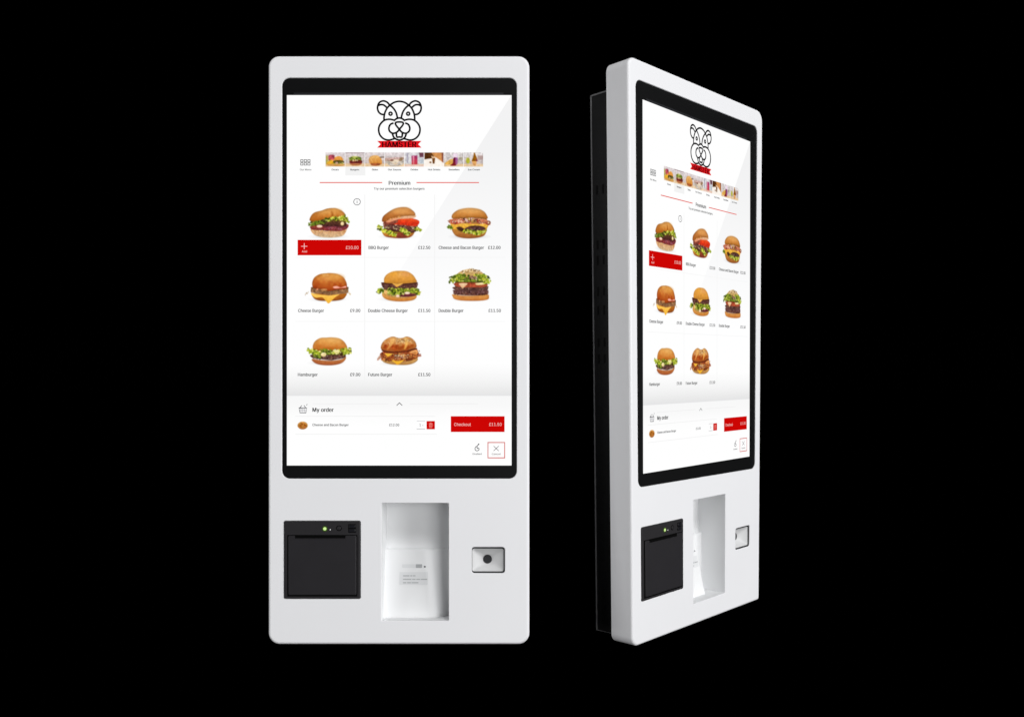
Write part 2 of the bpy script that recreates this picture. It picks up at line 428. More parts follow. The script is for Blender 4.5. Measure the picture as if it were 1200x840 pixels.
def pic_double_cheese():
    c = Pic(438.5, 314.5, 497, 357, 430, 310, 12.92, seed=14)
    c.shadow(460, 525, 340, 45)
    c.shape([(250, 365), (500, 380), (745, 365), (740, 480), (500, 502), (255, 475)], (70, 60, 22), (190, 150, 90), n=.35, sc=1, smooth=False)
    c.shape([(235, 430), (330, 470), (500, 500), (680, 480), (748, 465), (745, 505), (690, 540), (560, 558), (400, 552), (290, 525), (235, 480)], (235, 180, 100), (200, 120, 50), n=.12, rim=.15)
    c.shape([(480, 450), (600, 435), (720, 445), (745, 465), (640, 485), (520, 485)], (110, 50, 55), (85, 30, 40), n=.2)
    c.shape([(240, 380), (330, 400), (330, 440), (300, 455), (250, 425)], (240, 195, 130), (225, 170, 95), n=.08)
    c.shape([(232, 275), (400, 285), (600, 290), (752, 270), (765, 310), (745, 355), (640, 385), (500, 395), (380, 385), (270, 370), (230, 330)], (78, 44, 38), (98, 62, 52), n=.22, sc=1)
    c.scatter([(260, 325), (500, 345), (740, 320)], 46, MEAT, 60, 8, 18, .6)
    c.shape([(232, 268), (400, 285), (600, 282), (755, 268), (752, 282), (600, 298), (400, 300), (235, 288)], (60, 26, 22), n=.2)
    c.shape([(258, 268), (262, 200), (310, 140), (400, 102), (500, 92), (600, 102), (690, 150), (740, 220), (752, 265), (640, 280), (500, 290), (380, 285), (290, 278)], (226, 160, 78), (210, 140, 52), n=.13, rim=.16)
    c.ell(410, 150, 60, 40, (238, 165, 45), (225, 150, 50), n=.1, soft=4, op=.5)
    c.ell(590, 145, 60, 35, (222, 150, 90), n=.1, soft=4, op=.5)
    c.shape([(385, 285), (460, 292), (545, 285), (500, 315), (452, 340), (420, 315)], (242, 185, 90), (232, 160, 70), n=.05)
    c.scatter([(165, 400), (225, 400)], 64, GR + GRD, 36, 12, 26)
    c.scatter([(340, 400), (420, 420), (520, 405)], 84, GR + GRD, 110, 10, 24)
    c.scatter([(520, 400), (700, 395)], 54, GRD + GR, 60, 9, 22)
    c.scatter([(730, 390), (800, 440)], 60, GR + GRD, 50, 12, 26)
    c.ell(610, 430, 42, 18, (250, 225, 200), n=.05)
    c.ell(465, 474, 26, 20, (250, 215, 195), n=.05)
    return c
def pic_double():
    c = Pic(524, 313, 576, 357, 510, 310, 12.92, seed=17)
    c.shadow(540, 520, 330, 45)
    c.shape([(300, 180), (540, 160), (770, 185), (790, 300), (780, 450), (300, 450)], (80, 90, 25), (70, 40, 30), n=.35, sc=1, smooth=False)
    c.shape([(262, 450), (400, 468), (600, 470), (790, 452), (815, 480), (800, 525), (700, 545), (540, 550), (380, 542), (290, 520), (265, 485)], (228, 160, 85), (200, 118, 55), n=.12, rim=.15)
    c.shape([(280, 385), (500, 380), (780, 385), (802, 420), (780, 455), (600, 468), (400, 462), (290, 445), (278, 415)], (98, 64, 66), (85, 45, 35), n=.25, sc=1)
    c.scatter([(300, 425), (785, 428)], 50, MEAT + [(135, 100, 105)], 90, 8, 18, .6)
    c.shape([(275, 340), (500, 330), (780, 325), (800, 355), (780, 385), (600, 398), (400, 400), (290, 375)], (85, 55, 42), (75, 48, 45), n=.25, sc=1)
    c.scatter([(295, 360), (785, 358)], 38, MEAT + [(130, 95, 95)], 80, 8, 16, .6)
    c.shape([(295, 280), (500, 270), (770, 290), (782, 325), (700, 345), (540, 345), (400, 340), (305, 325)], (150, 62, 40), (165, 75, 50), n=.2)
    c.shape([(360, 285), (485, 285), (450, 330), (410, 358), (380, 320)], (240, 205, 165), (222, 170, 120), n=.05)
    c.shape([(610, 285), (700, 272), (775, 275), (740, 300), (640, 310)], (248, 232, 180), (235, 205, 140), n=.05)
    c.shape([(320, 155), (380, 105), (470, 72), (560, 65), (650, 85), (720, 125), (740, 170), (640, 190), (500, 190), (360, 180)], (215, 180, 125), (190, 150, 85), n=.15)
    c.scatter([(400, 105), (560, 78), (690, 120)], 46, [(95, 70, 50), (235, 215, 175), (130, 100, 70), (245, 230, 200)], 60, 6, 12, .5)
    c.scatter([(250, 235), (350, 195), (470, 200)], 100, GR + GRD, 150, 11, 28)
    c.scatter([(620, 190), (720, 200), (800, 250)], 90, GR + GRD, 120, 11, 28)
    c.scatter([(440, 220), (640, 225)], 60, GRD + [(120, 95, 70), (60, 45, 30), (200, 190, 150)], 60, 10, 22)
    c.scatter([(500, 195), (610, 195)], 34, [(85, 55, 40), (195, 160, 130), (150, 110, 90)], 24, 9, 18)
    return c
def pic_hamburger():
    c = Pic(359, 392, 412.5, 431.5, 345, 385, 12.92, seed=21)
    c.shadow(480, 520, 320, 48)
    c.shape([(288, 310), (540, 305), (785, 310), (770, 440), (560, 482), (270, 445)], (95, 85, 28), (60, 38, 30), n=.35, sc=1, smooth=False)
    c.shape([(262, 460), (400, 475), (560, 485), (720, 460), (778, 425), (770, 470), (715, 520), (620, 548), (500, 556), (380, 545), (300, 515)], (208, 130, 70), (165, 82, 45), n=.1, rim=.2)
    c.shape([(250, 395), (400, 400), (600, 400), (770, 400), (745, 445), (640, 462), (540, 480), (420, 465), (300, 450), (245, 425)], (70, 45, 38), (90, 62, 55), n=.25, sc=1)
    c.scatter([(270, 425), (500, 440), (730, 425)], 50, MEAT + [(130, 105, 100)], 90, 8, 18)
    c.shape([(278, 300), (282, 240), (315, 185), (390, 142), (480, 135), (560, 132), (670, 145), (740, 185), (782, 240), (800, 300), (760, 330), (640, 330), (500, 325), (380, 332), (320, 320)], (226, 165, 92), (186, 98, 32), n=.07, rim=.18)
    c.ell(590, 195, 110, 50, (236, 180, 105), (220, 155, 75), n=.05, soft=5, op=.55)
    c.scatter([(215, 325), (290, 350), (390, 390)], 62, GR, 80, 10, 26)
    c.scatter([(290, 410), (400, 440)], 30, GRD, 24, 9, 20)
    c.scatter([(400, 345), (560, 350)], 66, GRD + [(240, 220, 150), (90, 50, 25)], 60, 10, 22)
    c.scatter([(590, 345), (680, 360)], 66, [(225, 225, 130), (190, 200, 70), (240, 235, 170), (80, 70, 25)], 36, 12, 26)
    c.scatter([(740, 350), (830, 330)], 80, GR, 70, 10, 26)
    c.ell(440, 392, 42, 32, (245, 228, 180), (230, 205, 140), n=.08)
    c.ell(640, 350, 40, 24, (248, 235, 175), (228, 215, 130), n=.08)
    c.ell(712, 388, 24, 22, (55, 40, 18), n=.2)
    c.ell(440, 180, 70, 30, (232, 170, 90), (222, 145, 65), n=.06, soft=5, op=.5)
    return c
def pic_future():
    c = Pic(441.5, 392, 494.5, 430.5, 430, 385, 12.92, seed=25)
    c.shadow(470, 530, 320, 40)
    c.shape([(225, 460), (360, 480), (500, 500), (650, 480), (755, 440), (765, 480), (700, 525), (600, 548), (470, 548), (340, 535), (250, 505)], (225, 175, 105), (185, 130, 70), n=.12, rim=.2)
    c.shape([(205, 400), (235, 350), (400, 340), (600, 320), (740, 305), (775, 350), (780, 420), (730, 460), (620, 490), (480, 500), (340, 490), (230, 470), (205, 440)], (150, 70, 40), (120, 55, 25), n=.3, sc=1)
    c.scatter([(230, 430), (420, 430), (640, 430), (760, 380)], 110, [(95, 45, 25), (190, 100, 50), (140, 65, 30), (220, 150, 80), (75, 35, 22), (175, 120, 60)], 170, 8, 20, .45)
    c.scatter([(420, 430), (600, 420)], 60, [(225, 170, 120), (150, 90, 80), (110, 55, 30), (205, 190, 150)], 50, 7, 15, .5)
    c.scatter([(165, 470), (215, 420)], 40, [(140, 90, 65), (175, 115, 90), (200, 150, 120)], 22, 6, 16, .35)
    c.scatter([(770, 400), (805, 405)], 50, [(150, 80, 60), (185, 110, 85)], 18, 6, 16, .4)
    c.shape([(270, 375), (360, 380), (400, 375), (360, 400), (320, 425), (290, 400)], (242, 195, 75), (230, 170, 50), n=.08)
    c.shape([(370, 480), (470, 490), (560, 475), (520, 510), (465, 548), (420, 515)], (245, 190, 60), (230, 165, 45), n=.06)
    c.shape([(640, 360), (740, 320), (770, 360), (740, 400), (700, 380)], (228, 165, 105), (200, 120, 60), n=.12)
    c.shape([(215, 310), (215, 250), (255, 185), (330, 135), (400, 118), (470, 140), (540, 138), (600, 118), (670, 140), (725, 190), (748, 240), (740, 290), (640, 318), (520, 335), (400, 345), (280, 335)], (222, 160, 95), (165, 82, 32), n=.14, rim=.2)
    c.scatter([(240, 265), (340, 285), (480, 280)], 44, [(165, 70, 25), (145, 55, 20), (185, 90, 40)], 34, 14, 34, .5, 1.5)
    c.scatter([(400, 290), (560, 280), (700, 260)], 34, [(165, 75, 25), (140, 55, 20)], 24, 12, 30, .5, 1.5)
    c.shape([(370, 160), (420, 150), (400, 220), (330, 300), (305, 310), (340, 240)], (232, 180, 110), (222, 160, 80), n=.08, soft=1.6, op=.85)
    c.shape([(560, 145), (600, 140), (625, 210), (600, 280), (565, 310), (575, 230)], (238, 190, 115), (230, 170, 80), n=.08, soft=1.6, op=.9)
    c.scatter([(440, 170), (560, 200), (450, 215), (560, 160)], 50, [(235, 210, 160), (120, 85, 55), (215, 180, 125), (150, 110, 70)], 50, 6, 12, .5)
    c.scatter([(260, 210), (350, 230)], 40, [(245, 215, 170), (200, 130, 70)], 18, 6, 11, .5)
    c.scatter([(620, 180), (700, 200)], 40, [(235, 205, 150), (150, 120, 75)], 18, 6, 11, .5)
    c.shape([(220, 318), (300, 338), (420, 350), (560, 340), (740, 295), (745, 312), (600, 348), (430, 366), (260, 352)], (75, 28, 15), n=.2)
    return c

# small category photographs: 23.15 x 17 units each, drawn in a frame of 23.34 per unit
def thumb(i):
    x0 = 381.4 + 23.15 * i
    ox = (378, 378, 425, 425, 472, 472, 519, 519)[i]
    c = Pic(x0, 178.7, x0 + 22.9, 195.4, ox, 174, 23.34, res=3.0, seed=40 + i, bg=(212, 200, 196))
    L = (x0 - ox) * 23.34; Rr = L + 23 * 23.34
    def band(y0, y1, c1, c2, n=.06):
        c.shape([(L - 40, y0), (Rr + 40, y0), (Rr + 40, y1), (L - 40, y1)], c1, c2, smooth=False, n=n, soft=1.2)
    band(60, 420, (222, 214, 216), (200, 186, 182), .10)
    band(410, 540, (222, 190, 150), (236, 212, 176))
    if i == 0:
        c.shape([(80, 200), (150, 190), (160, 430), (80, 430)], (175, 165, 90), n=.1, smooth=False, soft=1.2)
        c.shape([(170, 190), (320, 185), (300, 330), (175, 330)], (150, 60, 80), (210, 90, 90), n=.25)
        c.shape([(110, 400), (180, 330), (260, 310), (330, 400), (280, 430), (130, 430)], (235, 180, 70), (205, 150, 30), n=.15)
        c.shape([(320, 330), (330, 250), (400, 215), (480, 215), (540, 260), (550, 330)], (230, 160, 75), (215, 140, 60), n=.1)
        c.shape([(310, 330), (550, 330), (560, 400), (320, 410)], (90, 75, 30), (60, 60, 20), n=.4, sc=.8)
        c.scatter([(330, 400), (570, 400)], 40, [(150, 170, 60), (90, 110, 30), (205, 160, 150)], 16, 14, 26)
        c.shape([(120, 425), (580, 425), (520, 480), (180, 470)], (215, 165, 95), (185, 130, 65), n=.1)
    elif i == 1:
        band(95, 130, (130, 95, 100), (150, 130, 135))
        c.shape([(730, 300), (780, 220), (900, 210), (1010, 230), (1060, 320), (1040, 350), (760, 350)], (165, 170, 95), (140, 140, 60), n=.2)
        c.scatter([(750, 290), (1040, 280)], 60, GRD, 30, 18, 38)
        c.shape([(760, 330), (1050, 320), (1050, 420), (770, 420)], (95, 40, 25), (115, 35, 40), n=.3, sc=.8)
        c.scatter([(820, 330), (990, 320)], 30, [(235, 205, 130), (215, 195, 150)], 8, 14, 28)
        c.shape([(750, 420), (1060, 415), (1000, 460), (850, 468), (770, 450)], (205, 140, 90), (160, 90, 50), n=.1)
    elif i == 2:
        c.shape([(165, 330), (200, 230), (300, 190), (420, 200), (510, 280), (530, 400), (470, 450), (240, 450)], (222, 170, 100), (205, 130, 60), n=.12)
        for k in range(7):
            xx = 215 + k * 38
            c.shape([(xx, 262 - (k % 3) * 26), (xx + 24, 255 - (k % 3) * 26), (xx + 88 - k * 9, 425), (xx + 66 - k * 9, 432)], (255, 205, 125), (225, 140, 50), smooth=False, n=.08)
            c.shape([(xx + 26, 262), (xx + 34, 258), (xx + 92 - k * 9, 425), (xx + 86 - k * 9, 430)], (165, 95, 35), smooth=False, n=.08, soft=.8)
        c.shape([(230, 410), (470, 405), (440, 465), (260, 468)], (165, 90, 50), (140, 70, 40), n=.15)
        c.shape([(470, 225), (590, 225), (590, 250), (490, 255)], (120, 100, 90), n=.1)
    elif i == 3:
        c.shape([(600, 270), (800, 250), (1100, 240), (1130, 300), (1000, 330), (800, 340), (620, 350)], (205, 170, 165), (180, 150, 135), n=.18)
        c.shape([(620, 350), (720, 350), (900, 440), (1100, 330), (1120, 400), (1000, 470), (760, 480)], (165, 155, 140), (195, 185, 175), n=.2)
        c.shape([(730, 330), (850, 300), (1000, 320), (930, 400), (800, 390)], (225, 205, 180), (235, 220, 195), n=.12)
        c.shape([(730, 330), (790, 300), (850, 320), (800, 345)], (110, 65, 50), n=.2)
        c.shape([(990, 300), (1050, 250), (1100, 250), (1080, 330), (1010, 345)], (140, 115, 85), n=.2)
    elif i == 4:
        band(100, 430, (225, 222, 225), (205, 205, 205), .12)
        c.shape([(100, 120), (150, 120), (150, 400), (110, 400)], (170, 165, 180), smooth=False, n=.1, soft=1.2)
        c.shape([(440, 110), (570, 110), (570, 240), (460, 240)], (85, 45, 55), (110, 70, 85), smooth=False, n=.1, soft=1)
        c.shape([(460, 260), (560, 260), (560, 410), (460, 410)], (190, 198, 205), smooth=False, n=.1, soft=1)
        c.shape([(235, 200), (400, 190), (400, 440), (245, 445)], (150, 50, 105), (200, 55, 65), smooth=False, n=.15)
        c.shape([(270, 210), (310, 205), (310, 440), (280, 440)], (235, 160, 175), (235, 130, 130), smooth=False, n=.08, soft=1)
        band(440, 510, (225, 190, 170), (240, 215, 205))
    elif i == 5:
        band(60, 560, (250, 238, 225), (255, 248, 240), .03)
        c.shape([(590, 80), (900, 80), (830, 270), (700, 280), (590, 300)], (80, 45, 20), (65, 35, 12), smooth=False, n=.35, sc=.8)
        c.shape([(760, 80), (1140, 80), (1140, 410), (930, 260), (850, 220)], (190, 130, 70), (205, 140, 85), dirn=(.7, -.3), smooth=False, n=.1)
        c.shape([(1060, 110), (1140, 110), (1140, 400), (1070, 360)], (120, 70, 55), (150, 90, 75), smooth=False, n=.1, soft=1.4)
        c.shape([(780, 200), (850, 230), (880, 260), (810, 280)], (230, 190, 150), n=.1)
        c.shape([(800, 270), (885, 260), (865, 415), (820, 415)], (110, 65, 25), (90, 50, 20), smooth=False, n=.15)
        c.ell(755, 380, 30, 24, (120, 80, 50), n=.2)
    elif i == 6:
        band(90, 420, (220, 215, 215), (195, 185, 180), .18)
        c.shape([(60, 400), (200, 300), (280, 300), (290, 430), (100, 440)], (210, 165, 90), (225, 170, 80), n=.15)
        c.shape([(285, 150), (390, 150), (390, 260), (300, 260)], (235, 215, 230), n=.08)
        c.shape([(285, 270), (350, 255), (360, 440), (340, 470), (200, 465), (270, 400)], (95, 15, 45), (115, 25, 30), n=.15)
        c.shape([(345, 265), (405, 265), (390, 430), (350, 430)], (150, 85, 145), (165, 95, 140), n=.1)
        c.shape([(430, 240), (545, 240), (545, 310), (440, 310)], (160, 150, 130), smooth=False, n=.1, soft=1.2)
    else:
        band(90, 420, (222, 218, 218), (190, 175, 172), .14)
        c.ell(685, 330, 55, 85, (185, 185, 70), (165, 165, 45), n=.1)
        c.shape([(950, 200), (1110, 190), (1110, 300), (960, 310)], (175, 150, 145), smooth=False, n=.12, soft=1.2)
        c.shape([(850, 110), (880, 140), (950, 330), (900, 350), (790, 350), (830, 230)], (150, 90, 20), (130, 78, 10), n=.15)
        c.shape([(915, 280), (950, 340), (900, 350)], (125, 50, 80), n=.1)
        c.shape([(790, 350), (930, 350), (900, 470), (830, 470)], (225, 170, 100), (200, 140, 90), smooth=False, n=.1)
    return c
def pic_order():
    c = Pic(347.2, 491.6, 362, 504.4, 340, 465, 15, res=3.0, seed=61)
    c.ell(218, 500, 92, 70, (205, 150, 80), (165, 105, 40), n=.15)
    c.shape([(160, 500), (180, 460), (240, 465), (290, 500), (240, 530), (180, 530)], (170, 85, 30), (130, 75, 20), n=.25, sc=.8)
    c.scatter([(180, 490), (270, 510)], 46, [(200, 80, 35), (95, 60, 20), (225, 165, 80), (150, 120, 50)], 18, 8, 18)
    c.shape([(150, 525), (220, 535), (285, 525), (250, 562), (180, 562)], (190, 120, 60), (150, 90, 45), n=.1)
    return c
PICS = {}
def get_pic(k, fn, *a):
    if k not in PICS: PICS[k] = fn(*a)
    return PICS[k]

# ------------------------------------------------------------------ geometry helpers
def rrect(x0, y0, x1, y1, r, n=7, rr=None):
    """rounded rectangle, counter-clockwise as seen from the front"""
    out = []
    q = rr or (r, r, r, r)          # bottom right, top right, top left, bottom left
    corners = [(x1 - q[0], y1 - q[0], 90, q[0]), (x1 - q[1], y0 + q[1], 0, q[1]), (x0 + q[2], y0 + q[2], -90, q[2]), (x0 + q[3], y1 - q[3], -180, q[3])]
    for cx, cy, a, r in corners:
        b = a - 90
        for k in range(n + 1):
            t = math.radians(a + (b - a) * k / n)
            out.append((cx + r * math.cos(t), cy + r * math.sin(t)))
    return out

def new_obj(name, bm, parent, mat, smooth=False, keep=False):
    if not keep:
        bmesh.ops.recalc_face_normals(bm, faces=bm.faces)
    me = bpy.data.meshes.new(name)
    bm.to_mesh(me); bm.free()
    if smooth:
        for p in me.polygons: p.use_smooth = True
    return link(name, me, parent, mat if isinstance(mat, (list, tuple)) else [mat])

def loop_verts(bm, pts, d):
    return [bm.verts.new(P(x, y, d)) for x, y in pts]
def bridge(bm, a, b, smooth=True):
    n = len(a); fs = []
    for i in range(n):
        j = (i + 1) % n
        f = bm.faces.new((a[i], a[j], b[j], b[i])); f.smooth = smooth; fs.append(f)
    return fs

def slab(name, parent, mat, outer_fn, d0, d1, bev=0.0, seg=4, back=True):
    """outline outer_fn(inset) extruded from depth d0 (front) to d1 with a rounded front edge"""
    bm = bmesh.new()
    rings = []
    if bev > 0:
        for k in range(seg + 1):
            t = math.pi / 2 * k / seg
            rings.append((bev * (1 - math.sin(t)), d0 + bev * (1 - math.cos(t))))
    else:
        rings = [(0, d0)]
    loops = [loop_verts(bm, outer_fn(i), d) for i, d in rings]
    f = bm.faces.new(loops[0])
    for a, b in zip(loops, loops[1:]): bridge(bm, a, b)
    last = loop_verts(bm, outer_fn(0), d1)
    for q in bridge(bm, loops[-1], last, False): q.smooth = False
    if back: bm.faces.new(last)
    return new_obj(name, bm, parent, mat)

def box(bm, x0, y0, x1, y1, d0, d1):
    v = [bm.verts.new(P(x, y, d)) for d in (d0, d1) for x, y in ((x0, y0), (x1, y0), (x1, y1), (x0, y1))]
    for f in ((0, 1, 2, 3), (7, 6, 5, 4), (0, 4, 5, 1), (1, 5, 6, 2), (2, 6, 7, 3), (3, 7, 4, 0)):
        bm.faces.new([v[i] for i in f])

# ------------------------------------------------------------------ the kiosk
TRAY = (447.0, 589.3, 525.8, 727.0)
SCAN = (552.8, 640.8, 591.6, 671.2)
PRN = (332.6, 610.0, 422.4, 701.3)

def casing(root, bez, radii):
    x0, y0, x1, y1 = 314.3, 65.3, 620.4, 754.6
    bm = bmesh.new()
    outer = lambda i: rrect(x0 + i, y0 + i, x1 - i, y1 - i, 0, 10, [max(.6, c - i * .8) for c in radii])
    B, seg = 3.2, 7
    loops = []
    for k in range(seg + 1):
        t = math.pi / 2 * k / seg
        loops.append(loop_verts(bm, outer(B * (1 - math.sin(t))), B * (1 - math.cos(t))))
    for a, b in zip(loops, loops[1:]): bridge(bm, a, b)
    near = loop_verts(bm, outer(0), B + .25); bridge(bm, loops[-1], near)
    mid = loop_verts(bm, outer(0), 12); bridge(bm, near, mid)
    rear0 = loop_verts(bm, outer(0), 32.0); bridge(bm, mid, rear0)
    rear = loop_verts(bm, outer(0), 32.3); bridge(bm, rear0, rear, False)
    lip = loop_verts(bm, rrect(336, 97, 598, 742, 0, 10, (3, 3, 3, 3)), 32.3); bridge(bm, rear, lip, False)
    edges = []
    def le(vs):
        for i in range(len(vs)):
            e = bm.edges.get((vs[i], vs[(i + 1) % len(vs)])) or bm.edges.new((vs[i], vs[(i + 1) % len(vs)]))
            edges.append(e)
    le(loops[0])
    holes = [(bez, 9.0, 3.0), (PRN, 2.0, 3.0), (TRAY, 1.2, 2.0), (SCAN, 3.2, 2.5)]
    for (a, b, c, d), r, dep in holes:
        g = 0.7
        vs = loop_verts(bm, rrect(a - g, b - g, c + g, d + g, r + g, 6), 0)
        le(vs)
        v1 = loop_verts(bm, rrect(a - g * .35, b - g * .35, c + g * .35, d + g * .35, r + g * .35, 6), 0.22)
        v2 = loop_verts(bm, rrect(a, b, c, d, r, 6), 0.9)
        v3 = loop_verts(bm, rrect(a, b, c, d, r, 6), dep)
        bridge(bm, vs, v1); bridge(bm, v1, v2); bridge(bm, v2, v3, False)
    bmesh.ops.triangle_fill(bm, edges=edges, use_beauty=True, use_dissolve=False, normal=(0, -1, 0))
    o = new_obj('casing', bm, root, M_WHITE)
    return o

def tray(root):
    x0, y0, x1, y1 = TRAY
    sst = lambda t: (lambda u: u * u * (3 - 2 * u))(min(1, max(0, t)))
    def D(x, y):
        if y < 646.5: return 43.0
        back = 38.0
        base = 33.0 - (y - 647.0) / 80.0 * 15.0           # sloping rest, nearer the front at the bottom
        xe = 505 + (y - 647) / 80 * 8
        k = sst((x - (xe - 12)) / 26)
        return base * (1 - k) + back * k
    nx, ny = 44, 80
    ys = sorted(set([y0 + (y1 - y0) * j / ny for j in range(ny + 1)] + [646.3, 647.3]))
    xs = [x0 + (x1 - x0) * i / nx for i in range(nx + 1)]
    bm = bmesh.new()
    G = [[bm.verts.new(P(x, y, D(x, y))) for x in xs] for y in ys]
    for j in range(len(ys) - 1):
        for i in range(nx):
            f = bm.faces.new((G[j + 1][i], G[j + 1][i + 1], G[j][i + 1], G[j][i])); f.smooth = True
    # side walls up to the opening
    def wall(line):
        top = [bm.verts.new((v.co.x, P(0, 0, 1.9)[1], v.co.z)) for v in line]
        bot = [bm.verts.new(v.co) for v in line]
        for i in range(len(line) - 1):
            bm.faces.new((top[i], top[i + 1], bot[i + 1], bot[i]))
    wall(G[0]); wall(G[-1]); wall([r[0] for r in G]); wall([r[-1] for r in G])
    o = new_obj('payment_recess', bm, root, M_TRAY, keep=True)
    # printed instruction on the sloping rest
    bm = bmesh.new()
    def patch(xa, ya, xb, yb, mi, lift=0.25):
        n = max(1, int((xb - xa) / 2)); h = (xb - xa) / n
        for i in range(n):
            a_, b_ = xa + i * h, xa + (i + 1) * h
            q = [bm.verts.new(P(x, y, D(x, y) - lift)) for x, y in ((a_, yb), (b_, yb), (b_, ya), (a_, ya))]
            f = bm.faces.new(q); f.material_index = mi
    patch(464.5, 673.5, 498.5, 688.5, 0, .2)
    patch(467.5, 664.2, 484, 668.4, 0, .35); patch(484, 664.2, 491.5, 668.4, 1, .35); patch(493.8, 666.2, 495.8, 668, 2, .35)
    for y, ws in ((677.2, ((469, 476.5), (477.5, 480), (480.8, 483.8))),
                  (681.4, ((469, 479), (480, 484), (485, 489.5), (490.3, 498))),
                  (685.3, ((469, 473), (474, 478.5), (479.3, 487.5)))):
        for a, b in ws: patch(a, y, b, y + 1.1, 1, .45)
    new_obj('instruction_label', bm, o, [M_STK, M_INK, M_INKD], keep=True)
    return o

def scanner(root):
    x0, y0, x1, y1 = SCAN
    # rubber frame set into the opening, thin at the left
    bm = bmesh.new()
    a = loop_verts(bm, rrect(x0 + .1, y0 + .1, x1 - .1, y1 - .1, 3.0, 6), 1.4)
    b = loop_verts(bm, rrect(x0 + .5, y0 + 1.8, x1 - 1.5, y1 - 1.8, 2.2, 6), 1.6)
    c = loop_verts(bm, rrect(x0 + .5, y0 + 1.8, x1 - 1.5, y1 - 1.8, 2.2, 6), 3.4)
    a2 = loop_verts(bm, rrect(x0 + .1, y0 + .1, x1 - .1, y1 - .1, 3.0, 6), 3.4)
    bridge(bm, a, b, False); bridge(bm, b, c, False); bridge(bm, a2, a, False)
    sc = new_obj('scanner_frame', bm, root, M_RUB)
    # funnel shaped silver reflector
    bm = bmesh.new()
    A = loop_verts(bm, rrect(x0 + .5, y0 + 1.8, x1 - 1.5, y1 - 1.8, 2.2, 6), 2.6)
    B = loop_verts(bm, rrect(x0 + 3, y0 + 4.2, x1 - 4, y1 - 4.2, 2.0, 6), 5.2)
    Cc = loop_verts(bm, rrect(565.5, 650.6, 576.5, 661.4, 5.2, 6), 12.0)
    bridge(bm, A, B); bridge(bm, B, Cc); bm.faces.new(Cc)
    new_obj('reflector', bm, sc, M_SILV)
    slab('lens', sc, M_LENS, lambda i: [(571 + (5.3 - i) * math.cos(t * math.pi / 12), 656 - (5.3 - i) * math.sin(t * math.pi / 12)) for t in range(24)], 11.3, 12.2, .4)
    return sc

def printer(root):
    x0, y0, x1, y1 = PRN
    body = slab('receipt_printer', root, M_PRN, lambda i: rrect(x0 + .15 + i, y0 + .15 + i, x1 - .15 - i, y1 - .15 - i, max(.4, 1.8 - i), 5), -0.9, 6, .9)
    # door with a dark gap round it
    bm = bmesh.new(); box(bm, 336.9, 626.4, 418.9, 698.4, -1.0, -0.5); new_obj('door_gap', bm, body, M_GAP)
    slab('printer_door', body, M_PRND, lambda i: rrect(338.4 + i, 627.2 + i, 418.0 - i, 696.6 - i, max(.3, 1.4 - i), 4), -2.4, -0.6, .9)
    bm = bmesh.new(); box(bm, 346.5, 626.9, 405.2, 630.3, -2.6, -0.9); new_obj('paper_slot', bm, body, M_GAP)
    bm = bmesh.new(); box(bm, 345.2, 630.3, 406.5, 630.9, -3.0, -1.0); new_obj('tear_edge', bm, body, M_PRN)
    rod = lambda cx, cy, r: (lambda i: [(cx + (r - i) * math.cos(t * math.pi / 10), cy - (r - i) * math.sin(t * math.pi / 10)) for t in range(20)])
    ring = slab('status_light', body, M_LEDR, rod(380.9, 619.2, 3.1), -1.15, -0.5, .2)
    slab('lamp_core', ring, M_LED, rod(380.9, 619.2, 1.9), -1.5, -1.0, .3)
    slab('indicator_dot', body, M_STK, rod(387.2, 620.3, .75), -1.2, -0.6, .2)
    b = slab('feed_button', body, M_GAP, rod(397.4, 618.6, 3.3), -1.1, -0.6, .2)
    slab('button_cap', b, M_PRN, rod(397.4, 618.6, 2.4), -1.6, -0.8, .5)
    l = slab('release_latch', body, M_GAP, lambda i: rrect(408.2 + i, 613.8 + i, 417.4 - i, 623.8 - i, .5, 2), -1.05, -0.6, .1)
    for y in (614.7, 619.5):
        slab('latch_key', l, M_BTN, (lambda y: lambda i: rrect(409.0 + i, y + i, 416.6 - i, y + 3.6 - i, .5, 2))(y), -1.6, -0.8, .3)
    return body

def housing(root):
    hx0, hy0, hx1, hy1, d0, d1 = 330.0, 90.5, 604.0, 748.6, 32.4, 68.3
    bm = bmesh.new(); box(bm, hx0, hy0, hx1, hy1, d0, d1)
    bm.faces.ensure_lookup_table(); bm.faces.remove(bm.faces[0])
    o = new_obj('rear_housing', bm, root, M_HOUSE)
    bm = bmesh.new()      # lighter strips standing in for light caught on the housing edges
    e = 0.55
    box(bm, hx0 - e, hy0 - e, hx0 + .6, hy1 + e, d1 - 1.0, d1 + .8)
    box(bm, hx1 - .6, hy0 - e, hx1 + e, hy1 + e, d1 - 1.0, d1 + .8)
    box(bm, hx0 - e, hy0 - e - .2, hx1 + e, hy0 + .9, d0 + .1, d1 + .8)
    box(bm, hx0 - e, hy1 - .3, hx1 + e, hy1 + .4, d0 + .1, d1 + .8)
    new_obj('edge_highlight', bm, o, M_EDGE_HL)
    for side, xx in ((-1, hx0), (1, hx1)):
        for yy in (197, 262, 281, 318, 341, 380, 400):
            for dd in (49.6, 59.0):
                bm = bmesh.new()
                xa, xb = (xx - .12, xx + .3) if side < 0 else (xx - .3, xx + .12)
                box(bm, xa, yy, xb, yy + 11, dd, dd + 3.2)
                new_obj('vent_slot', bm, o, M_VENT)
    return o

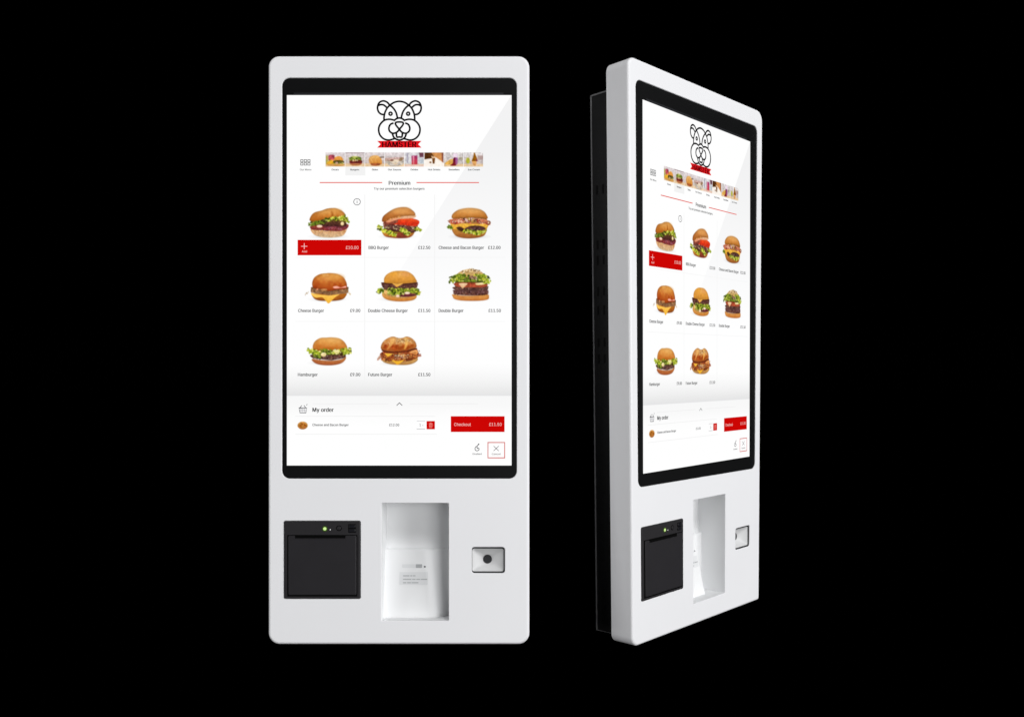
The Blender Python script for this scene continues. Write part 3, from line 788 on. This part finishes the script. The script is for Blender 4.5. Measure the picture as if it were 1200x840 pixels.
TXT = (34, 34, 37)
def display(root, warp):
    d = DM(warp)
    X0, Y0, X1, Y1 = 336.0, 111.5, 599.5, 545.2
    ys = [111.5, 425, 435, 444, 452, 458, 463.6, 463.7, 475, 486, 500, 545.2]
    cs = [(255,) * 3, (255,) * 3, (251,) * 3, (246,) * 3, (240,) * 3, (234,) * 3, (229, 229, 230), (248,) * 3, (249,) * 3, (253,) * 3, (255,) * 3, (255,) * 3]
    d.vgrad(X0, X1, ys, cs, 0)
    panel = d.build('display', root)
    def part(name, draw, label=None):
        q = DM(warp); draw(q); return q.build(name, panel, label)
    # diagonal glass glare, painted as a grey sheen into the menu page
    def paint_sheen(q):
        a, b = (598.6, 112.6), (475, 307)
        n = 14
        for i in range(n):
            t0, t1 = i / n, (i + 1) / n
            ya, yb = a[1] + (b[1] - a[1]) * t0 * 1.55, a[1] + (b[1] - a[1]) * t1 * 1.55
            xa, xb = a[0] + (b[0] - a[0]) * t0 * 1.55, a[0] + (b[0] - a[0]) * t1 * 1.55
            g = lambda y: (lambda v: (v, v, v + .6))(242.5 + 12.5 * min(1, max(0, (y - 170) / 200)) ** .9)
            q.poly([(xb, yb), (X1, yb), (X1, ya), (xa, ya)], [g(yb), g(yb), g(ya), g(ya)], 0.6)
    part('painted_sheen', paint_sheen)
    def lines(q):
        for x in (427.3, 509.3): q.rect(x - .4, 228, x + .4, 452, (243, 243, 243))
        for y in (301.6, 376.6): q.rect(346, y - .35, 592, y + .35, (246, 246, 246))
        for y, xa, xb in ((473, 366, 455), (473, 480, 560), (487.6, 346, 510), (508.6, 346, 512)): q.rect(xa, y - .3, xb, y + .3, (238, 238, 238))
        q.rect(404.6, 195.5, 428, 205.5, (243, 243, 243))
    part('grid_lines', lines)
    # logo
    def logo(q):
        K, ox, oy = 12.0, 430.0, 110.0
        def st(pts, closed=False, m=False, w=26):
            for s_ in ((1, -1) if m else (1,)):
                pp = [((x if s_ > 0 else 910 - x) / K + ox, y / K + oy) for x, y in pts]
                q.stroke(spline(pp, 6, closed), w / K, (14, 14, 16), 2, closed)
        st([(320, 162), (380, 122), (455, 106), (530, 122), (590, 162)])
        st([(322, 165), (285, 120), (228, 100), (172, 125), (148, 190), (160, 248), (196, 284), (240, 292)], m=True)
        st([(160, 166), (190, 153), (235, 158), (276, 190)], m=True)
        st([(335, 148), (285, 198), (252, 265), (240, 325), (240, 372)], m=True)
        st([(308, 150), (365, 196), (408, 262), (430, 345)], m=True)
        st([(392, 374), (320, 358), (245, 372), (185, 430), (164, 500), (182, 578), (238, 634), (310, 650), (388, 630)], m=True)
        st([(376, 380), (415, 350), (455, 340), (495, 350), (534, 380)])
        st([(405, 404), (430, 397), (455, 396), (480, 397), (505, 404), (510, 425), (484, 465), (455, 490), (426, 465), (400, 425)], closed=True)
        st([(374, 410), (328, 432), (308, 482), (320, 528), (362, 555), (410, 545), (440, 520), (455, 490)], m=True)
        st([(412, 548), (420, 606), (455, 606), (490, 606), (498, 548)])
        st([(358, 560), (375, 608), (410, 638), (455, 650), (500, 638), (535, 608), (552, 560)])
        for ex in (331, 579):
            q.ring(ex / K + ox, 280 / K + oy, 21 / K, 24 / K, (14, 14, 16), 2)
        T = lambda pts: [(x / K + ox, y / K + oy) for x, y in pts]
        rd = (226, 22, 30)
        q.poly(T([(143, 662), (190, 709), (720, 709), (767, 662)])[::-1], rd, 1.5)
        q.poly(T([(190, 709), (143, 757), (767, 757), (720, 709)])[::-1], rd, 1.5)
        q.text('HAMSTER', 430 + 212 / K, 430 + 696 / K, 110 + 750 / K, 76 / K, (40, 6, 8), 2.4, bold=0.085)
    part('logo', logo)
    # category strip
    def menu_icon(q):
        for i in range(3):
            for j in range(2):
                cx, cy = 353.6 + i * 4.15, 188.5 + j * 3.75
                q.stroke([(cx - 1.35, cy - 1.3), (cx + 1.35, cy - 1.3), (cx + 1.35, cy + 1.3), (cx - 1.35, cy + 1.3)], .75, (95, 95, 95), 2, True)
        q.text('Our Menu', 351.2, 364.7, 199.8, 2.0, (80, 80, 80), 2, .018)
    part('menu_icon', menu_icon)
    names = [('Deals', 388.6, 397), ('Burgers', 410.5, 421), ('Sides', 435.6, 443), ('Our Sauces', 454.6, 470), ('Drinks', 481.2, 490), ('Hot Drinks', 501.6, 516), ('Smoothies', 525.6, 538.6), ('Ice Cream', 548.2, 562.3)]
    for i, (t, a, b) in enumerate(names):
        part('category_picture', lambda q: get_pic('t%d' % i, thumb, i).stamp(q, 1.5, mask_all=True))
        part('category_name', lambda q: q.text(t, a, b, 199.8, 2.0, (40, 44, 50), 2, .028))
    def heading(q):
        q.text('Premium', 455.4, 480.8, 216.6, 4.5, (32, 32, 36), 2, .05)
        q.text('Try our premium selection burgers', 438, 497.5, 222.4, 2.7, (40, 40, 42), 2, .024)
        for a, b in ((374.5, 447.8), (488, 561.3)): q.rect(a, 213.4, b, 214.5, (230, 88, 78), 1.5)
    part('heading', heading)
    # burger tiles
    W = (255, 255, 255)
    tiles = [('b1', pic_burger_lettuce_top, None, 0, 0, '\u00a310.00', 405.2, 420, 0),
             ('b2', pic_bbq, 'BBQ Burger', 431.8, 455.6, '\u00a312.50', 490, 504.2, 1),
             ('b3', pic_bacon, 'Cheese and Bacon Burger', 514, 567.2, '\u00a312.00', 572, 586.6, 2),
             ('b4', pic_cheese, 'Cheese Burger', 349.2, 379.6, '\u00a39.00', 410.2, 422.2, 3),
             ('b5', pic_double_cheese, 'Double Cheese Burger', 431.4, 477.8, '\u00a311.50', 490, 504.3, 4),
             ('b6', pic_double, 'Double Burger', 514, 543.2, '\u00a311.50', 572.4, 587, 5),
             ('b7', pic_hamburger, 'Hamburger', 348.9, 372.2, '\u00a39.00', 410.2, 422.2, 6),
             ('b8', pic_future, 'Future Burger', 431.4, 459.6, '\u00a311.50', 490, 504.3, 7)]
    BG = {2: (247, 247, 248), 5: (253, 253, 253)}
    for k, fn, nm, a, b, pr, c, e, n in tiles:
        base = 291.9 if n < 3 else (365.7 if n < 6 else 440.6)
        part('burger_picture', lambda q: get_pic(k, fn).stamp(q, 1.5, bg=BG.get(n, W)))
        if nm is None:
            def add(q):
                q.rect(348.6, 281, 423.4, 299.1, (204, 6, 4), 1.3)
                q.rect(352.8, 288.25, 360, 288.95, (255, 200, 200), 2); q.rect(356.05, 285, 356.75, 292, (255, 200, 200), 2)
                q.text('Add', 353.6, 359.6, 295.8, 2.2, (250, 200, 195), 2, .008)
                q.text(pr, c, e, base, 3.7, (250, 205, 200), 2, .004)
            part('add_button', add)
        else:
            part('burger_name', lambda q: q.text(nm, a, b, base, 3.7, TXT, 2, .034))
            part('price', lambda q: q.text(pr, c, e, base, 3.7, TXT, 2, .034))
    def info(q):
        q.ring(418.3, 236.5, 3.9, .7, (85, 85, 88), 2, 24, 3.7)
        q.rect(418.0, 235.8, 418.7, 238.2, (85, 85, 88), 2); q.rect(418.0, 234.5, 418.7, 235.2, (85, 85, 88), 2)
    part('info_icon', info)
    # order area
    part('chevron', lambda q: q.stroke([(464.7, 475), (468, 471.8), (471.4, 475)], .8, (90, 90, 92), 2))
    def basket(q):
        g = (95, 95, 100)
        q.stroke([(350.2, 478), (359.4, 478), (358.3, 483.6), (351.4, 483.6)], .7, g, 2, True)
        for x in (352.6, 354.8, 357): q.rect(x - .25, 478.2, x + .25, 483.5, (130, 130, 140), 2)
        q.rect(350.9, 480.5, 358.8, 480.9, (130, 130, 140), 2)
        q.stroke([(351, 478), (353.6, 474.9)], .8, g, 2.3); q.stroke([(358.5, 478), (356, 474.9)], .8, g, 2.3)
        q.stroke([(359.2, 475.2), (359.8, 473.2)], .6, g, 2)
    part('basket_icon', basket)
    part('order_title', lambda q: q.text('My order', 366, 391, 482.3, 4.7, (42, 42, 44), 2, .055))
    part('order_picture', lambda q: get_pic('o', pic_order).stamp(q, 1.5))
    def order(q):
        q.text('Cheese and Bacon Burger', 366, 408.6, 499, 2.8, (40, 42, 46), 2, .026)
    part('order_line', order)
    part('price', lambda q: q.text('\u00a312.00', 456, 467.8, 499.2, 2.9, (65, 65, 68), 2, .024))
    def spin(q):
        q.rect(488.3, 493, 498.2, 493.5, (185, 185, 188), 2); q.rect(488.3, 502.2, 498.2, 502.8, (165, 165, 168), 2)
        q.text('1', 491.7, 493, 499.6, 3.3, (70, 70, 72), 2, .02); q.rect(494.8, 498, 496, 498.5, (90, 90, 92), 2)
    part('quantity_box', spin)
    def dele(q):
        q.rect(499.8, 493.2, 509.6, 502.8, (204, 6, 4), 1.3)
        p = (246, 140, 130)
        q.rect(502.6, 495.7, 506.8, 496.3, p, 2); q.rect(504, 495.1, 505.4, 495.6, p, 2)
        q.stroke([(503.1, 496.9), (506.3, 496.9), (506, 500.6), (503.4, 500.6)], .6, p, 2, True)
        q.rect(504.4, 497.2, 505, 500.2, p, 2)
    part('delete_button', dele)
    def chk(q):
        q.rect(528.2, 487.5, 591.3, 506, (204, 6, 4), 1.3)
        q.text('Checkout', 532.2, 551.8, 498.9, 3.6, (250, 205, 200), 2, .004)
        q.text('\u00a311.50', 573.2, 587.8, 498.9, 3.6, (250, 205, 200), 2, .004)
    part('checkout_button', chk)
    def dis(q):
        g = (80, 80, 82)
        q.stroke(spline([(558.4, 522.6), (557.2, 523.9), (556.6, 525.8), (557.4, 527.5), (559.3, 528), (561, 527.2), (561.6, 525.8)], 4, False), .8, g, 2)
        q.stroke([(560.6, 520.6), (558.8, 523.2), (559.2, 525), (561.6, 525.2)], .9, g, 2.2)
        q.disc(560.9, 520.3, .8, g, 2.5)
        q.text('Disabled', 553.8, 564.4, 532.6, 1.9, (80, 80, 82), 2, .016)
    part('accessibility_icon', dis)
    def can(q):
        q.stroke([(571.8, 518.3), (591.4, 518.3), (591.4, 536.3), (571.8, 536.3)], 1.0, (212, 92, 88), 2, True)
        q.stroke([(578.4, 522.4), (584.5, 528.2)], .6, (70, 55, 65), 2); q.stroke([(584.5, 522.4), (578.4, 528.2)], .6, (70, 55, 65), 2.3)
        q.text('Cancel', 576.4, 586.8, 532.8, 2.0, (95, 75, 75), 2, .016)
    part('cancel_button', can)
    return panel

def kiosk(label, matrix, bez, corners, radii):
    root = bpy.data.objects.new('order_kiosk', None)
    COL.objects.link(root)
    root.empty_display_size = .1
    root.matrix_world = matrix
    root['label'] = label; root['category'] = 'kiosk'; root['group'] = 'self-order kiosks'
    TL, TR, BR, BL = [np.array(c, float) for c in corners]
    def warp(x, y):
        u = (x - 336.0) / 263.5; v = (y - 111.5) / 433.7
        q = (TL * (1 - u) + TR * u) * (1 - v) + (BL * (1 - u) + BR * u) * v
        return float(q[0]), float(q[1])
    casing(root, bez, radii)
    a, b, c, d = bez
    g = slab('bezel', root, M_GLASS, lambda i: rrect(a + .25 + i, b + .25 + i, c - .25 - i, d - .25 - i, 8.8 - i, 8), 1.0, 3.0, .35, 2)
    (sx0, sy0), (sx1, _) = warp(337, 111.5), warp(598, 111.5)
    bm = bmesh.new()
    v = [bm.verts.new(P(*warp(x, y), .85)) for x, y in ((344, 111.4), (590, 111.4), (590, 108.6), (344, 108.6))]
    bm.faces.new(v); new_obj('sensor_strip', bm, g, M_LIP, keep=True)
    display(root, warp)
    printer(root); tray(root); scanner(root); housing(root)
    return root

# pose of each kiosk (camera frame: x right, y down, z forward, in panel units)
C = Matrix(((1, 0, 0), (0, 0, 1), (0, -1, 0)))
def pose(Rm, t):
    """Rm, t take panel coordinates (relative to the panel centre 467,410) to the camera frame"""
    Rm = Matrix(Rm); base = Rm @ Vector((0, MY - 410, 0)) + Vector(t)
    Rw = C @ Rm @ C.transposed()
    loc = C @ base * S + Vector((0, 0, CAMZ))
    return Matrix.Translation(loc) @ Rw.to_4x4()

kiosk('white wall kiosk seen straight on, burger menu screen facing the camera squarely',
      pose(((1, 0, 0), (0, 1, 0), (0, 0, 1)), (467 - CX, 410 - CY, FOC)),
      (330.4, 91.3, 605.6, 560.6), ((336, 111.5), (599.5, 111.5), (599.5, 545.2), (336, 545.2)), (13, 13, 12.5, 13))
kiosk('white wall kiosk turned away at an angle, showing its grey side and black rear housing',
      pose(((0.70576158, 0.02013671, -0.70816319), (-0.08057557, 0.99539126, -0.05199824), (0.70385237, 0.09375901, 0.70413144)),
           (246.870966, -134.533785, 1102.94430)),
      (327.6, 88.2, 606.2, 560.9), ((341.6, 108.4), (587.6, 111.2), (590.8, 542.6), (338.6, 545.0)), (4, 14, 12, 12))

# ------------------------------------------------------------------ background
bm = bmesh.new()
v = [bm.verts.new(p) for p in ((-7, 3.2, -3), (7, 3.2, -3), (7, 3.2, 6), (-7, 3.2, 6))]
bm.faces.new(v)
me = bpy.data.meshes.new('background'); bm.to_mesh(me); bm.free()
mb = principled('black_backdrop_cloth', (0.0, 0.0, 0.0), 1.0, 0.0)
bg = link('background', me, None, [mb]); bg['kind'] = 'structure'

# ------------------------------------------------------------------ lights
w = bpy.data.worlds.new('World'); scene.world = w; w.use_nodes = True
w.node_tree.nodes['Background'].inputs['Color'].default_value = (0, 0, 0, 1)
w.node_tree.nodes['Background'].inputs['Strength'].default_value = 0
def area(name, loc, target, size, power, col=(1, 1, 1)):
    L = bpy.data.lights.new(name, 'AREA'); L.shape = 'SQUARE'; L.size = size; L.energy = power; L.color = col
    o = bpy.data.objects.new(name, L); COL.objects.link(o)
    o.location = loc
    o.rotation_euler = (Vector(target) - Vector(loc)).to_track_quat('-Z', 'Y').to_euler()
    return o
mid = Vector((0.1, 1.7, 1.45))
def dirn(az, el, dist):      # az to the right of the camera axis, seen from the subject
    a, e = math.radians(az), math.radians(el)
    return mid + Vector((math.sin(a) * math.cos(e), -math.cos(a) * math.cos(e), math.sin(e))) * dist
area('key_softbox', dirn(28, 46, 9.0), mid, 2.8, 345)
area('right_softbox', dirn(60, 4, 7.5), mid, 3.2, 285)
area('front_softbox', dirn(24, -2, 7.5), mid, 3.0, 236)
area('left_softbox', dirn(-62, 2, 7.5), mid, 3.0, 148)

# ------------------------------------------------------------------ camera
cam = bpy.data.cameras.new('camera'); co = bpy.data.objects.new('camera', cam); COL.objects.link(co)
co.location = (0, 0, CAMZ); co.rotation_euler = (math.radians(90), 0, 0)
cam.sensor_width = 36; cam.lens = FOC / 1200 * 36; cam.shift_y = (CY - 420) / 1200.0
cam.clip_start = 0.01; cam.clip_end = 100
scene.camera = co
scene.view_settings.view_transform = 'Standard'
scene.view_settings.look = 'None'
scene.view_settings.exposure = 0; scene.view_settings.gamma = 1
scene.render.resolution_x = 1024; scene.render.resolution_y = 716
